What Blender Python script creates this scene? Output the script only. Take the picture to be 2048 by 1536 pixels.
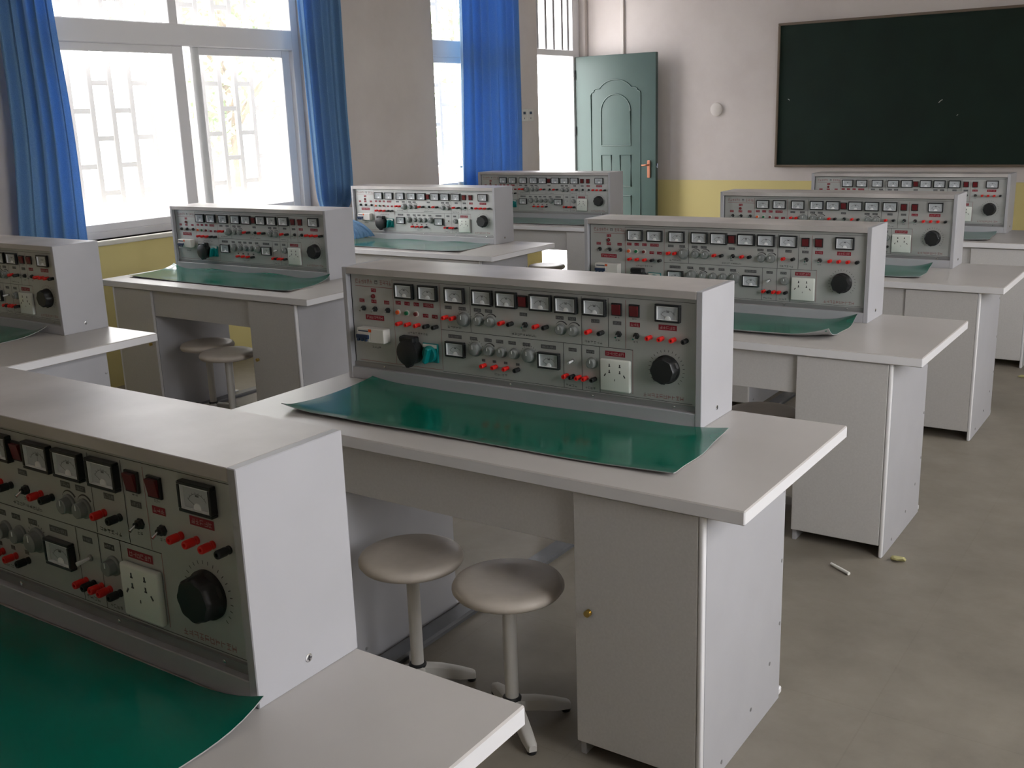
import bpy, bmesh, math, random
from mathutils import Vector, Matrix
for o in list(bpy.data.objects): bpy.data.objects.remove(o)
C = bpy.context.scene.collection
SC = bpy.context.scene
PI = math.pi

# ------------------------------------------------------------------ camera, sky, exposure
cd = bpy.data.cameras.new('camera'); cam = bpy.data.objects.new('camera', cd); C.objects.link(cam)
cd.sensor_width = 36; cd.lens = 2090.906/2048*36; cd.clip_start = .05; cd.clip_end = 300
a_, p_, r_ = math.radians(-34.52642), math.radians(-14.45393), math.radians(-1.90386)
fw = Vector((math.sin(a_)*math.cos(p_), math.cos(a_)*math.cos(p_), math.sin(p_)))
rt = Vector((math.cos(a_), -math.sin(a_), 0)); up = rt.cross(fw)
R0 = math.cos(r_)*rt + math.sin(r_)*up; U0 = -math.sin(r_)*rt + math.cos(r_)*up
cam.matrix_world = Matrix(((R0.x, U0.x, -fw.x, 2.45400), (R0.y, U0.y, -fw.y, -2.01334), (R0.z, U0.z, -fw.z, 1.60407), (0, 0, 0, 1)))
SC.camera = cam
SC.view_settings.view_transform = 'Standard'; SC.view_settings.look = 'None'
SC.view_settings.exposure = 0.66; SC.view_settings.gamma = 1.0; SC.view_settings.use_curve_mapping = False
SC.cycles.use_denoising = True
SC.cycles.max_bounces = 10; SC.cycles.diffuse_bounces = 6; SC.cycles.transparent_max_bounces = 16
SC.cycles.sample_clamp_indirect = 6.0; SC.cycles.caustics_reflective = False; SC.cycles.caustics_refractive = False

SKY = 7.0
w = bpy.data.worlds.new('overcast_sky'); SC.world = w; w.use_nodes = True
bg = w.node_tree.nodes['Background']; bg.inputs[0].default_value = (1, .97, .99, 1); bg.inputs[1].default_value = SKY

def portal(name, loc, sx, sz, into):
    l = bpy.data.lights.new(name, 'AREA'); l.shape = 'RECTANGLE'; l.size = sx; l.size_y = sz; l.cycles.is_portal = True
    o = bpy.data.objects.new(name, l); C.objects.link(o); o.location = loc
    o.rotation_euler = Vector((into, 0, 0)).to_track_quat('-Z', 'Y').to_euler()
XW, YW, XR, YB, ZC = -3.30, 7.95, 4.00, -4.2, 3.3
W1 = (1.60, 3.84, .93, 3.0); W2 = (5.33, 6.55, .93, 3.0); DR = (6.97, 7.90, 0.0, 3.0)
RW = [(-1.1, .95, .90, 2.9), (2.5, 4.1, .90, 2.9)]
for n_, (y0, y1, z0, z1) in (('daylight_portal', W1), ('daylight_portal', W2), ('daylight_portal', DR)):
    portal(n_, (XW-.52, (y0+y1)/2, (z0+z1)/2), y1-y0+.5, z1-z0+.5, 1)
for (y0, y1, z0, z1) in RW:
    portal('daylight_portal', (XR+.32, (y0+y1)/2, (z0+z1)/2), y1-y0+.3, z1-z0+.3, -1)

# ------------------------------------------------------------------ materials
def mat(name, col, rough=.5, metal=0., spec=.5, noise=None, bump=None, coat=0., emit=None):
    """noise=(scale, amount, detail): mottling of the colour; bump=(scale, strength)"""
    m = bpy.data.materials.new(name); m.use_nodes = True; nt = m.node_tree; b = nt.nodes['Principled BSDF']
    b.inputs['Base Color'].default_value = (*col, 1); b.inputs['Roughness'].default_value = rough
    b.inputs['Metallic'].default_value = metal; b.inputs['Specular IOR Level'].default_value = spec
    b.inputs['Coat Weight'].default_value = coat; b.inputs['Coat Roughness'].default_value = .12
    if noise or bump:
        tc = nt.nodes.new('ShaderNodeTexCoord')
    if noise:
        n = nt.nodes.new('ShaderNodeTexNoise'); n.inputs['Scale'].default_value = noise[0]; n.inputs['Detail'].default_value = noise[2]
        nt.links.new(tc.outputs['Object'], n.inputs['Vector'])
        mr = nt.nodes.new('ShaderNodeMapRange'); mr.inputs['From Min'].default_value = .3; mr.inputs['From Max'].default_value = .7
        mr.inputs['To Min'].default_value = 1-noise[1]; mr.inputs['To Max'].default_value = 1+noise[1]*.4
        nt.links.new(n.outputs['Fac'], mr.inputs['Value'])
        mx = nt.nodes.new('ShaderNodeMix'); mx.data_type = 'RGBA'; mx.blend_type = 'MULTIPLY'; mx.inputs['Factor'].default_value = 1
        mx.inputs['A'].default_value = (*col, 1); nt.links.new(mr.outputs['Result'], mx.inputs['B'])
        nt.links.new(mx.outputs['Result'], b.inputs['Base Color'])
    if bump:
        n2 = nt.nodes.new('ShaderNodeTexNoise'); n2.inputs['Scale'].default_value = bump[0]; n2.inputs['Detail'].default_value = 4
        nt.links.new(tc.outputs['Object'], n2.inputs['Vector'])
        bp = nt.nodes.new('ShaderNodeBump'); bp.inputs['Strength'].default_value = bump[1]; bp.inputs['Distance'].default_value = .002
        nt.links.new(n2.outputs['Fac'], bp.inputs['Height']); nt.links.new(bp.outputs['Normal'], b.inputs['Normal'])
    return m

M = {}
M['lam'] = mat('white_laminate', (.44, .442, .468), .42, noise=(7, .04, 3))
M['lamgrey'] = mat('grey_laminate', (.585, .575, .565), .42, noise=(160, .05, 2))
M['top'] = mat('bench_top_laminate', (.53, .505, .485), .33, spec=.45, noise=(3.2, .07, 6))
M['ctop'] = mat('console_top_laminate', (.56, .525, .51), .36, noise=(4.5, .24, 8))
M['edge'] = mat('white_edge_band', (.78, .78, .80), .35)
M['panel'] = mat('grey_panel_paint', (.50, .515, .505), .5, metal=.3, spec=.8, noise=(18, .05, 3))
M['alu'] = mat('dull_aluminium', (.34, .335, .34), .38, metal=.55)
M['line'] = mat('print_dark', (.05, .05, .055), .5)
M['redprint'] = mat('print_dark_red', (.27, .012, .03), .5)
M['redline'] = mat('print_faded_red', (.33, .16, .16), .5)
M['greyprint'] = mat('print_charcoal', (.10, .10, .105), .5)
M['glyph'] = mat('print_light', (.48, .30, .30), .5)
M['glyphg'] = mat('print_light_grey', (.28, .29, .29), .5)
M['bezel_and_shade'] = mat('black_bezel_and_edge_shade', (.016, .018, .02), .3)
M['dial'] = mat('meter_dial', (.52, .55, .58), .12, coat=.6)
M['dialw'] = mat('meter_cover_white', (.8, .82, .83), .3)
M['needle'] = mat('dial_marking', (.12, .12, .13), .5)
M['red'] = mat('red_plastic', (.78, .022, .018), .32)
M['redp'] = mat('deep_red_plastic', (.15, .016, .02), .3)
M['black'] = mat('black_plastic', (.014, .015, .016), .46)
M['knob'] = mat('grey_knob_plastic', (.235, .25, .245), .5)
M['orange'] = mat('orange_plastic', (.75, .12, .03), .35)
M['green'] = mat('green_plastic', (.01, .17, .07), .35)
M['teal'] = mat('teal_plastic', (.0, .19, .19), .33)
M['bone'] = mat('cream_plastic', (.70, .68, .64), .38)
M['sockw'] = mat('socket_white', (.78, .81, .76), .25)
M['navy'] = mat('navy_plastic', (.02, .04, .09), .35)
M['chrome'] = mat('bright_steel', (.75, .75, .76), .22, metal=1)
M['brass'] = mat('brass', (.62, .46, .16), .3, metal=1)
M['matgreen'] = mat('green_vinyl', (.0, .13, .085), .16, coat=.2, bump=(9, .25))
M['matback'] = mat('grey_vinyl_back', (.36, .36, .36), .6)
M['seat'] = mat('stool_seat_taupe', (.56, .505, .445), .45, noise=(26, .06, 3))
M['pole'] = mat('stool_pole_paint', (.60, .585, .555), .38)
M['trunk'] = mat('grey_trunking_metal', (.17, .175, .19), .42, metal=.3, noise=(9, .25, 4))
M['frame'] = mat('window_frame_white', (.80, .79, .81), .4)
M['bars'] = mat('white_painted_bars', (.62, .61, .60), .45)
M['dkbars'] = mat('grey_painted_bars', (.30, .30, .31), .45)
M['doorgreen'] = mat('green_door_paint', (.04, .078, .068), .40, noise=(5, .06, 3))
M['copper'] = mat('copper_handle', (.62, .26, .16), .35, metal=.6)
M['board'] = mat('blackboard_green', (.005, .019, .012), .6, spec=.3, noise=(3, .25, 5))
M['brown'] = mat('board_frame_brown', (.17, .13, .095), .45)
M['chalk'] = mat('chalk', (.75, .75, .72), .9)
M['ceil'] = mat('ceiling_paint', (.76, .75, .73), .8)
M['sill'] = mat('sill_paint', (.70, .68, .60), .5)
M['conduit'] = mat('conduit_white', (.70, .66, .62), .45)
M['paper'] = mat('white_paper', (.78, .77, .73), .8)
M['litter'] = mat('yellow_green_paper', (.45, .42, .20), .8)
M['bark'] = mat('bark', (.20, .15, .10), .9, noise=(12, .3, 4))
M['leaf'] = mat('pale_leaves', (.30, .42, .20), .6, noise=(2, .3, 3))
M['ground'] = mat('outdoor_concrete', (.55, .54, .52), .9, noise=(1.5, .1, 5))
M['pink'] = mat('pink_render', (.62, .45, .42), .8, noise=(2, .1, 4))

def cloth():
    m = bpy.data.materials.new('blue_curtain_cloth'); m.use_nodes = True; nt = m.node_tree
    b = nt.nodes['Principled BSDF']; out = nt.nodes['Material Output']
    tc = nt.nodes.new('ShaderNodeTexCoord'); n = nt.nodes.new('ShaderNodeTexNoise'); n.inputs['Scale'].default_value = 240; n.inputs['Detail'].default_value = 2
    nt.links.new(tc.outputs['Object'], n.inputs['Vector'])
    cr = nt.nodes.new('ShaderNodeValToRGB'); cr.color_ramp.elements[0].position = .35; cr.color_ramp.elements[1].position = .68
    cr.color_ramp.elements[0].color = (.15, .30, .49, 1); cr.color_ramp.elements[1].color = (.22, .42, .61, 1)
    nt.links.new(n.outputs['Fac'], cr.inputs['Fac']); nt.links.new(cr.outputs['Color'], b.inputs['Base Color'])
    b.inputs['Roughness'].default_value = .75; b.inputs['Sheen Weight'].default_value = .25
    t = nt.nodes.new('ShaderNodeBsdfTranslucent'); t.inputs['Color'].default_value = (.05, .36, .82, 1)
    mx = nt.nodes.new('ShaderNodeMixShader'); mx.inputs[0].default_value = .34
    nt.links.new(b.outputs[0], mx.inputs[1]); nt.links.new(t.outputs[0], mx.inputs[2]); nt.links.new(mx.outputs[0], out.inputs['Surface'])
    return m
M['cloth'] = cloth()

def glass(name, dust):
    m = bpy.data.materials.new(name); m.use_nodes = True; nt = m.node_tree
    nt.nodes.remove(nt.nodes['Principled BSDF']); out = nt.nodes['Material Output']
    tr = nt.nodes.new('ShaderNodeBsdfTransparent'); tr.inputs[0].default_value = (.97, .98, .975, 1)
    gl = nt.nodes.new('ShaderNodeBsdfGlossy'); gl.inputs['Roughness'].default_value = .02
    tl = nt.nodes.new('ShaderNodeBsdfTranslucent'); tl.inputs[0].default_value = (.9, .9, .9, 1)
    lw = nt.nodes.new('ShaderNodeLayerWeight'); lw.inputs['Blend'].default_value = .5
    pw = nt.nodes.new('ShaderNodeMath'); pw.operation = 'POWER'; pw.inputs[1].default_value = 5; nt.links.new(lw.outputs['Facing'], pw.inputs[0])
    fr = nt.nodes.new('ShaderNodeMath'); fr.operation = 'MULTIPLY_ADD'; fr.inputs[1].default_value = .9; fr.inputs[2].default_value = .035; nt.links.new(pw.outputs[0], fr.inputs[0])
    m1 = nt.nodes.new('ShaderNodeMixShader'); m2 = nt.nodes.new('ShaderNodeMixShader'); m1.inputs[0].default_value = dust
    nt.links.new(tr.outputs[0], m1.inputs[1]); nt.links.new(tl.outputs[0], m1.inputs[2])
    nt.links.new(fr.outputs[0], m2.inputs[0]); nt.links.new(m1.outputs[0], m2.inputs[1]); nt.links.new(gl.outputs[0], m2.inputs[2])
    nt.links.new(m2.outputs[0], out.inputs['Surface'])
    return m
M['glass'] = glass('dusty_window_glass', .055)
M['pet'] = glass('clear_bottle_plastic', .35)

def wallmat():
    m = mat('painted_plaster', (.63, .585, .555), .75, bump=(30, .15)); nt = m.node_tree; b = nt.nodes['Principled BSDF']
    g = nt.nodes.new('ShaderNodeNewGeometry'); sx = nt.nodes.new('ShaderNodeSeparateXYZ'); nt.links.new(g.outputs['Position'], sx.inputs[0])
    lt = nt.nodes.new('ShaderNodeMath'); lt.operation = 'LESS_THAN'; lt.inputs[1].default_value = .90; nt.links.new(sx.outputs['Z'], lt.inputs[0])
    n = nt.nodes.new('ShaderNodeTexNoise'); n.inputs['Scale'].default_value = 1.1; n.inputs['Detail'].default_value = 7; n.inputs['Roughness'].default_value = .62
    nt.links.new(g.outputs['Position'], n.inputs['Vector'])
    cr = nt.nodes.new('ShaderNodeValToRGB'); cr.color_ramp.elements[0].position = .28; cr.color_ramp.elements[1].position = .6
    cr.color_ramp.elements[0].color = (.61, .555, .525, 1); cr.color_ramp.elements[1].color = (.70, .65, .62, 1)
    nt.links.new(n.outputs['Fac'], cr.inputs['Fac'])
    mx = nt.nodes.new('ShaderNodeMix'); mx.data_type = 'RGBA'; nt.links.new(lt.outputs[0], mx.inputs['Factor'])
    nt.links.new(cr.outputs['Color'], mx.inputs['A']); mx.inputs['B'].default_value = (.74, .64, .28, 1)
    nt.links.new(mx.outputs['Result'], b.inputs['Base Color'])
    return m
M['wall'] = wallmat()

def floormat():
    m = mat('worn_floor', (.3, .27, .23), .5, bump=(60, .12)); nt = m.node_tree; b = nt.nodes['Principled BSDF']
    tc = nt.nodes.new('ShaderNodeTexCoord')
    n = nt.nodes.new('ShaderNodeTexNoise'); n.inputs['Scale'].default_value = 3.4; n.inputs['Detail'].default_value = 12; n.inputs['Roughness'].default_value = .65
    nt.links.new(tc.outputs['Object'], n.inputs['Vector'])
    cr = nt.nodes.new('ShaderNodeValToRGB'); cr.color_ramp.elements[0].position = .33; cr.color_ramp.elements[1].position = .68
    cr.color_ramp.elements[0].color = (.195, .173, .142, 1); cr.color_ramp.elements[1].color = (.268, .241, .20, 1)
    nt.links.new(n.outputs['Fac'], cr.inputs['Fac'])
    br = nt.nodes.new('ShaderNodeTexBrick'); br.offset = 0; br.inputs['Scale'].default_value = 1; br.inputs['Brick Width'].default_value = .6; br.inputs['Row Height'].default_value = .6
    br.inputs['Mortar Size'].default_value = .003; br.inputs['Mortar Smooth'].default_value = .6
    br.inputs['Color1'].default_value = (1, 1, 1, 1); br.inputs['Color2'].default_value = (.95, .95, .95, 1); br.inputs['Mortar'].default_value = (.92, .915, .91, 1)
    nt.links.new(tc.outputs['Object'], br.inputs['Vector'])
    mx = nt.nodes.new('ShaderNodeMix'); mx.data_type = 'RGBA'; mx.blend_type = 'MULTIPLY'; mx.inputs['Factor'].default_value = 1
    nt.links.new(cr.outputs['Color'], mx.inputs['A']); nt.links.new(br.outputs['Color'], mx.inputs['B'])
    nt.links.new(mx.outputs['Result'], b.inputs['Base Color'])
    return m
M['floor'] = floormat()

# ------------------------------------------------------------------ mesh helpers
def nb(): return bmesh.new()

def box(bm, x0, x1, y0, y1, z0, z1, b=0., m=0, seg=1):
    mtx = Matrix.Translation(((x0+x1)/2, (y0+y1)/2, (z0+z1)/2)) @ Matrix.Diagonal((x1-x0, y1-y0, z1-z0, 1))
    t = bmesh.new(); bmesh.ops.create_cube(t, size=1, matrix=mtx)
    if b > 0: bmesh.ops.bevel(t, geom=t.edges[:], offset=b, segments=seg, affect='EDGES', profile=.5)
    merge(bm, t, m)

def merge(bm, t, m=0, mtx=None):
    if mtx is not None: bmesh.ops.transform(t, matrix=mtx, verts=t.verts[:])
    vs = {v: bm.verts.new(v.co) for v in t.verts}
    for f in t.faces:
        nf = bm.faces.new([vs[v] for v in f.verts]); nf.material_index = m if m is not None else f.material_index; nf.smooth = f.smooth
    t.free()

def lathe(bm, prof, seg=20, m=0, mtx=None, caps=True):
    """prof: (radius, height) about +Z"""
    t = bmesh.new(); rings = []
    for r, h in prof:
        rings.append([t.verts.new((r*math.cos(2*PI*k/seg), r*math.sin(2*PI*k/seg), h)) for k in range(seg)])
    for a, b in zip(rings, rings[1:]):
        for k in range(seg): t.faces.new((a[k], a[(k+1) % seg], b[(k+1) % seg], b[k]))
    if caps:
        t.faces.new(rings[0][::-1]); t.faces.new(rings[-1])
    merge(bm, t, m, mtx)

OUT = Matrix.Rotation(PI/2, 4, 'X')      # +Z -> -Y (out of a console front)
def cyl(bm, p0, p1, r0, r1=None, seg=14, m=0):
    p0, p1 = Vector(p0), Vector(p1); d = p1-p0; r1 = r0 if r1 is None else r1
    q = d.to_track_quat('Z', 'Y').to_matrix().to_4x4(); q.translation = p0
    lathe(bm, [(r0, 0), (r1, d.length)], seg, m, q)

def prism(bm, pts, y0, y1, m=0):
    """outline in x, z extruded along y"""
    a = [bm.verts.new((x, y0, z)) for x, z in pts]; b = [bm.verts.new((x, y1, z)) for x, z in pts]; n = len(pts)
    fs = [bm.faces.new(a), bm.faces.new(b[::-1])]
    for k in range(n): fs.append(bm.faces.new((a[k], b[k], b[(k+1) % n], a[(k+1) % n])))
    for f in fs: f.material_index = m

def tube(bm, pts, r, seg=8, m=0):
    pts = [Vector(p) for p in pts]; t = bmesh.new(); rings = []
    for i, p in enumerate(pts):
        d = (pts[min(i+1, len(pts)-1)]-pts[max(i-1, 0)]).normalized()
        q = d.to_track_quat('Z', 'Y')
        rings.append([t.verts.new(p+q @ Vector((r*math.cos(2*PI*k/seg), r*math.sin(2*PI*k/seg), 0))) for k in range(seg)])
    for a, b in zip(rings, rings[1:]):
        for k in range(seg): t.faces.new((a[k], a[(k+1) % seg], b[(k+1) % seg], b[k]))
    t.faces.new(rings[0][::-1]); t.faces.new(rings[-1]); merge(bm, t, m)

def rect(bm, x0, x1, z0, z1, y, m=0):
    f = bm.faces.new([bm.verts.new(p) for p in ((x0, y, z0), (x1, y, z0), (x1, y, z1), (x0, y, z1))]); f.material_index = m

def mesh(name, bm, mats, angle=35):
    bmesh.ops.recalc_face_normals(bm, faces=bm.faces[:])
    me = bpy.data.meshes.new(name); bm.to_mesh(me); bm.free()
    for k in (mats if isinstance(mats, (list, tuple)) else [mats]): me.materials.append(M[k])
    for p in me.polygons: p.use_smooth = True
    me.set_sharp_from_angle(angle=math.radians(angle))
    return me

def inst(name, me, loc=(0, 0, 0), parent=None, label=None, rz=0):
    o = bpy.data.objects.new(name, me); C.objects.link(o); o.location = loc; o.rotation_euler = (0, 0, rz)
    if parent is not None: o.parent = parent
    if label: o['label'] = label
    return o

def obj(name, bm, mats, parent=None, loc=(0, 0, 0), off=(0, 0, 0), label=None, angle=35):
    """geometry given in the thing's frame; off is that frame's origin, loc the object's own origin in it"""
    d = Vector(loc); bmesh.ops.translate(bm, vec=-d, verts=bm.verts[:])
    p = d-Vector(off)
    if parent is not None and parent.parent is not None: p = p-parent.location      # a sub-part sits in its part's frame
    return inst(name, mesh(name, bm, mats, angle), p, parent, label)

def tag(o, label, cat, group=None):
    o['label'] = label; o['category'] = cat
    if group: o['group'] = group
    return o

def struct(o):
    o['kind'] = 'structure'; return o

def thing(name, label, cat, loc=(0, 0, 0), rz=0, group=None):
    o = bpy.data.objects.new(name, None); C.objects.link(o); o.location = loc; o.rotation_euler = (0, 0, rz); o.empty_display_size = .1
    return tag(o, label, cat, group)

def dup(root, loc, rz, label, parent=None):
    def cp(o, par):
        c = o.copy(); C.objects.link(c)
        if par is not None: c.parent = par
        for ch in list(o.children): cp(ch, c)
        return c
    r = cp(root, None); r.location = loc; r.rotation_euler = (0, 0, rz); r['label'] = label
    return r

# ------------------------------------------------------------------ the room
def wall_x(x0, x1, ya, yb, openings):
    bm = nb(); y = ya
    for (o0, o1, z0, z1) in sorted(openings):
        box(bm, x0, x1, y, o0, 0, ZC)
        if z0 > 0: box(bm, x0, x1, o0, o1, 0, z0)
        box(bm, x0, x1, o0, o1, z1, ZC); y = o1
    box(bm, x0, x1, y, yb, 0, ZC)
    return bm
struct(obj('wall_left', wall_x(XW-.2, XW, YB, YW, [W1, W2, DR]), 'wall'))
struct(obj('wall_right', wall_x(XR, XR+.2, YB, YW, RW), 'wall'))
bm = nb(); box(bm, XW-.2, XR+.2, YW, YW+.2, 0, ZC); struct(obj('wall_front', bm, 'wall'))
bm = nb(); box(bm, XW-.2, XR+.2, YB-.2, YB, 0, ZC); struct(obj('wall_back', bm, 'wall'))
bm = nb(); box(bm, XW-.2, XR+.2, YB-.2, YW+.2, -.12, 0); struct(obj('floor', bm, 'floor'))
bm = nb(); box(bm, XW-.2, XR+.2, YB-.2, YW+.2, ZC, ZC+.15); struct(obj('ceiling', bm, 'ceil'))
bm = nb(); box(bm, -40, XW-.2, -25, 60, -.3, -.14)
struct(obj('ground', bm, 'ground'))
bm = nb(); box(bm, XR+.2, 40, -25, 60, -.3, -.14)
struct(obj('ground', bm, 'ground'))

def window(name, yA, yB, z0, z1, x, mull, tr=(2.11, 2.25), sash=True, slid=0.):
    """painted frame with a transom beam, an upper light and sliding sashes"""
    root = bpy.data.objects.new(name, None); C.objects.link(root); root.location = (x, (yA+yB)/2, z0); struct(root)
    of = root.location
    bm = nb(); t = .035; fw_ = .07
    box(bm, x-t, x+t, yA, yA+fw_, z0, z1, .004); box(bm, x-t, x+t, yB-fw_, yB, z0, z1, .004)
    box(bm, x-t, x+t, yA+fw_, yB-fw_, z0, z0+.045, .004); box(bm, x-t, x+t, yA+fw_, yB-fw_, z1-.05, z1, .004)
    box(bm, x-t-.005, x+t+.005, yA+fw_, yB-fw_, tr[0], tr[1], .006)
    for my in mull: box(bm, x-t, x+t, my-.035, my+.035, tr[1], z1-.05, .004)
    obj('window_frame', bm, 'frame', root, off=of)
    edges = [yA+fw_] + list(mull) + [yB-fw_]
    for k in range(len(edges)-1):
        a, b = edges[k], edges[k+1]
        a2 = a+.035 if k else a; b2 = b-.035 if k < len(edges)-2 else b
        bm = nb(); box(bm, x-.003, x+.003, a2, b2, tr[1], z1-.05); obj('upper_pane', bm, 'glass', root, off=of)
        if not sash: continue
        xs = x+.016 if k % 2 == 0 else x-.016
        sa, sb = (a-.05 if k else a), (b+.055 if k < len(edges)-2 else b)
        s = .05; zb, zt = z0+.045, tr[0]
        if k and slid:
            bm = nb(); box(bm, x+.013, x+.019, a+.035, a+slid+.05, zb, zt); obj('pane', bm, 'glass', root, off=of); sa = a+slid; s = .075
            bm = nb(); box(bm, x-.013, x+.03, a-.035, a+.035, zb, zt, .004); obj('mullion', bm, 'frame', root, off=of)
        bm = nb()
        box(bm, xs-.013, xs+.013, sa, sa+s, zb, zt, .003); box(bm, xs-.013, xs+.013, sb-s, sb, zb, zt, .003)
        box(bm, xs-.013, xs+.013, sa+s, sb-s, zb, zb+.045, .003); box(bm, xs-.013, xs+.013, sa+s, sb-s, zt-.05, zt, .003)
        so = obj('sash', bm, 'frame', root, off=of)
        bm = nb(); box(bm, xs-.003, xs+.003, sa+s, sb-s, zb+.045, zt-.05); obj('pane', bm, 'glass', so, off=of)
    return root
window('window_1', *W1[:2], W1[2], W1[3], -3.42, [2.72], slid=.14)
window('window_2', *W2[:2], W2[2], W2[3], -3.42, [5.98])
for i, r in enumerate(RW): window('window_%d' % (3+i), *r, XR+.1, [(r[0]+r[1])/2])
for nm, (y0, y1, z0, z1) in (('trim_1', W1), ('trim_2', W2)):
    bm = nb(); box(bm, -3.385, XW+.045, y0-.06, y1+.06, z0-.03, z0, .005); struct(obj(nm, bm, 'sill'))

def grille(y0, y1, z0, z1, x, label, ph):
    root = thing('window_grille', label, 'window bars', (x, (y0+y1)/2, z0)); bm = nb(); p = .15; h = .345
    ys = []; y = y0+ph
    while y < y1: ys.append(y); y += p
    for y in ys: box(bm, x-.014, x+.014, y-.02, y+.02, z0, z1, .004)
    for i, (a, b) in enumerate(zip(ys, ys[1:])):
        z = z0+(.12 if i % 2 else .12+h/2)
        while z < z1:
            box(bm, x-.009, x+.009, a+.02, b-.02, z-.016, z+.016); z += h
    obj('lattice', bm, 'bars', root, off=root.location)
    bm = nb()
    for z in (z0, z1): box(bm, x-.014, x+.014, y0-.02, y1+.02, z-.016, z+.016, .003)
    for y in (y0, y1): box(bm, x-.014, x+.014, y-.016, y+.016, z0, z1, .003)
    obj('border', bm, 'bars', root, off=root.location)
    for y in (y0, y1):
        for z in (z0+.3, z1-.3):
            bm = nb(); box(bm, x+.012, XW-.2, y-.012, y+.012, z-.012, z+.012); obj('bracket', bm, 'bars', root, off=root.location)
grille(1.55, 3.89, .90, 3.02, -3.60, 'white lattice security bars outside the big window with two blue curtains', .031)
grille(5.28, 6.60, .90, 3.02, -3.60, 'white lattice security bars outside the narrow window behind the bright blue curtain', .05)

# door frame, transom bars and the open leaf
xd = -3.40
bm = nb()
box(bm, xd-.035, xd+.035, DR[0], DR[0]+.06, 0, 3.0, .004); box(bm, xd-.035, xd+.030, 7.772, 7.90, 0, 3.0, .004)
box(bm, xd-.035, xd+.035, DR[0]+.06, 7.772, 2.165, 2.225, .004); box(bm, xd-.035, xd+.035, DR[0]+.06, 7.772, 2.95, 3.0, .004)
struct(obj('trim_3', bm, 'frame'))
tg = thing('transom_grille', 'upright grey bars over the open doorway', 'window bars', (xd, 7.43, 2.225))
for y in (7.13, 7.286, 7.437, 7.60, 7.715):
    bm = nb(); box(bm, xd-.01, xd+.01, y-.019, y+.019, 2.225, 2.95, .002); obj('bar', bm, 'dkbars', tg, (xd, y, 2.225), off=tg.location)
YD = 7.80; xl, xr = -3.362, -2.43
bm = nb(); box(bm, xl, xr, YD, YD+.045, .012, 2.16, .004, 0)
def arc(cx, cz, rx, rz, a0, a1, n=16): return [(cx+rx*math.cos(a0+(a1-a0)*k/n), cz+rz*math.sin(a0+(a1-a0)*k/n)) for k in range(n+1)]
def mould(pts): tube(bm, [(x, YD-.001, z) for x, z in pts], .0065, 8)
mould([(-3.178, .22), (-3.178, 1.775), (-3.170, 1.793), (-3.148, 1.80), (-3.138, 1.822), (-3.115, 1.832)] + arc(-2.891, 1.745, .215, .17, PI-.54, .54) +
      [(-2.667, 1.832), (-2.644, 1.822), (-2.634, 1.80), (-2.612, 1.793), (-2.604, 1.775), (-2.604, .22), (-3.178, .22)])
mould([(-3.06, 1.257), (-3.06, 1.60)] + arc(-2.889, 1.60, .171, .171, PI, 0) + [(-2.718, 1.60), (-2.718, 1.257), (-3.06, 1.257)])
for a, b, z0, z1 in ((-3.06, -2.945, .84, 1.16), (-2.842, -2.716, .84, 1.16), (-3.06, -2.716, .30, .745)):
    mould([(a, z0), (a, z1), (b, z1), (b, z0), (a, z0)])
dr = struct(obj('door_1', bm, 'doorgreen', loc=(xl, YD, .012)))
of = dr.location
bm = nb(); box(bm, -2.525, -2.492, YD-.012, YD, .93, 1.105, .004); obj('handle_plate', bm, 'copper', dr, off=of)
bm = nb(); tube(bm, [(-2.508, YD-.01, 1.06), (-2.508, YD-.05, 1.06), (-2.515, YD-.055, 1.06), (-2.565, YD-.055, 1.056)], .009); obj('handle', bm, 'copper', dr, off=of)
for z in (1.98, 1.412, .35):
    bm = nb(); cyl(bm, (-3.362, YD-.006, z-.045), (-3.362, YD-.006, z+.045), .008); obj('hinge', bm, 'black', dr, off=of)
bm = nb(); box(bm, -2.429, -2.415, YD+.012, YD+.03, 1.03, 1.075, .002); obj('latch', bm, 'chrome', dr, off=of)

# blackboard
bx0, bx1, bz0, bz1, by = -1.225, 2.90, 1.03, 2.345, YW
bb = thing('blackboard', 'big dark green blackboard in a thin brown frame', 'blackboard', ((bx0+bx1)/2, by, bz0))
bm = nb(); box(bm, bx0+.02, bx1-.02, by-.025, by, bz0+.02, bz1-.02)
for (x, z, l, s) in ((-1.105, 1.655, .018, -.6), (.254, 1.593, .02, 1.0), (.27, 1.605, .012, .3), (.406, 1.474, .012, .8)):
    f = bm.faces.new([bm.verts.new((x+dx*l, by-.0256, z+dz*l+dx*l*s)) for dx, dz in ((-.5, -.12), (.5, -.12), (.5, .14), (-.5, .14))]); f.material_index = 1
obj('writing_surface', bm, ['board', 'chalk'], bb, off=bb.location)
for a in ((bx0, bx1, bz0, bz0+.022), (bx0, bx1, bz1-.022, bz1), (bx0, bx0+.022, bz0+.022, bz1-.022), (bx1-.022, bx1, bz0+.022, bz1-.022)):
    bm = nb(); box(bm, a[0], a[1], by-.038, by, a[2], a[3], .004); obj('frame_rail', bm, 'brown', bb, off=bb.location)
bm = nb(); lathe(bm, [(.0, .016), (.05, .016), (.062, .012), (.066, 0)], 28, 0, Matrix.Translation((-1.842, YW, 1.586)) @ OUT)
tag(obj('junction_cover', bm, 'conduit', loc=(-1.842, YW, 1.586)), 'round pale cover plate on the wall between the green door and the blackboard', 'cover plate')
bm = nb(); box(bm, -2.90, -2.862, YW-.022, YW, 2.0, ZC, .004)
tag(obj('cable_conduit', bm, 'conduit', loc=(-2.88, YW, 2.0)), 'vertical white cable duct on the wall above the green door', 'cable duct')
sk = thing('wall_socket', 'double cream socket on the wall right of the bright blue curtain', 'socket', (XW, 6.755, 1.55))
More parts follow.
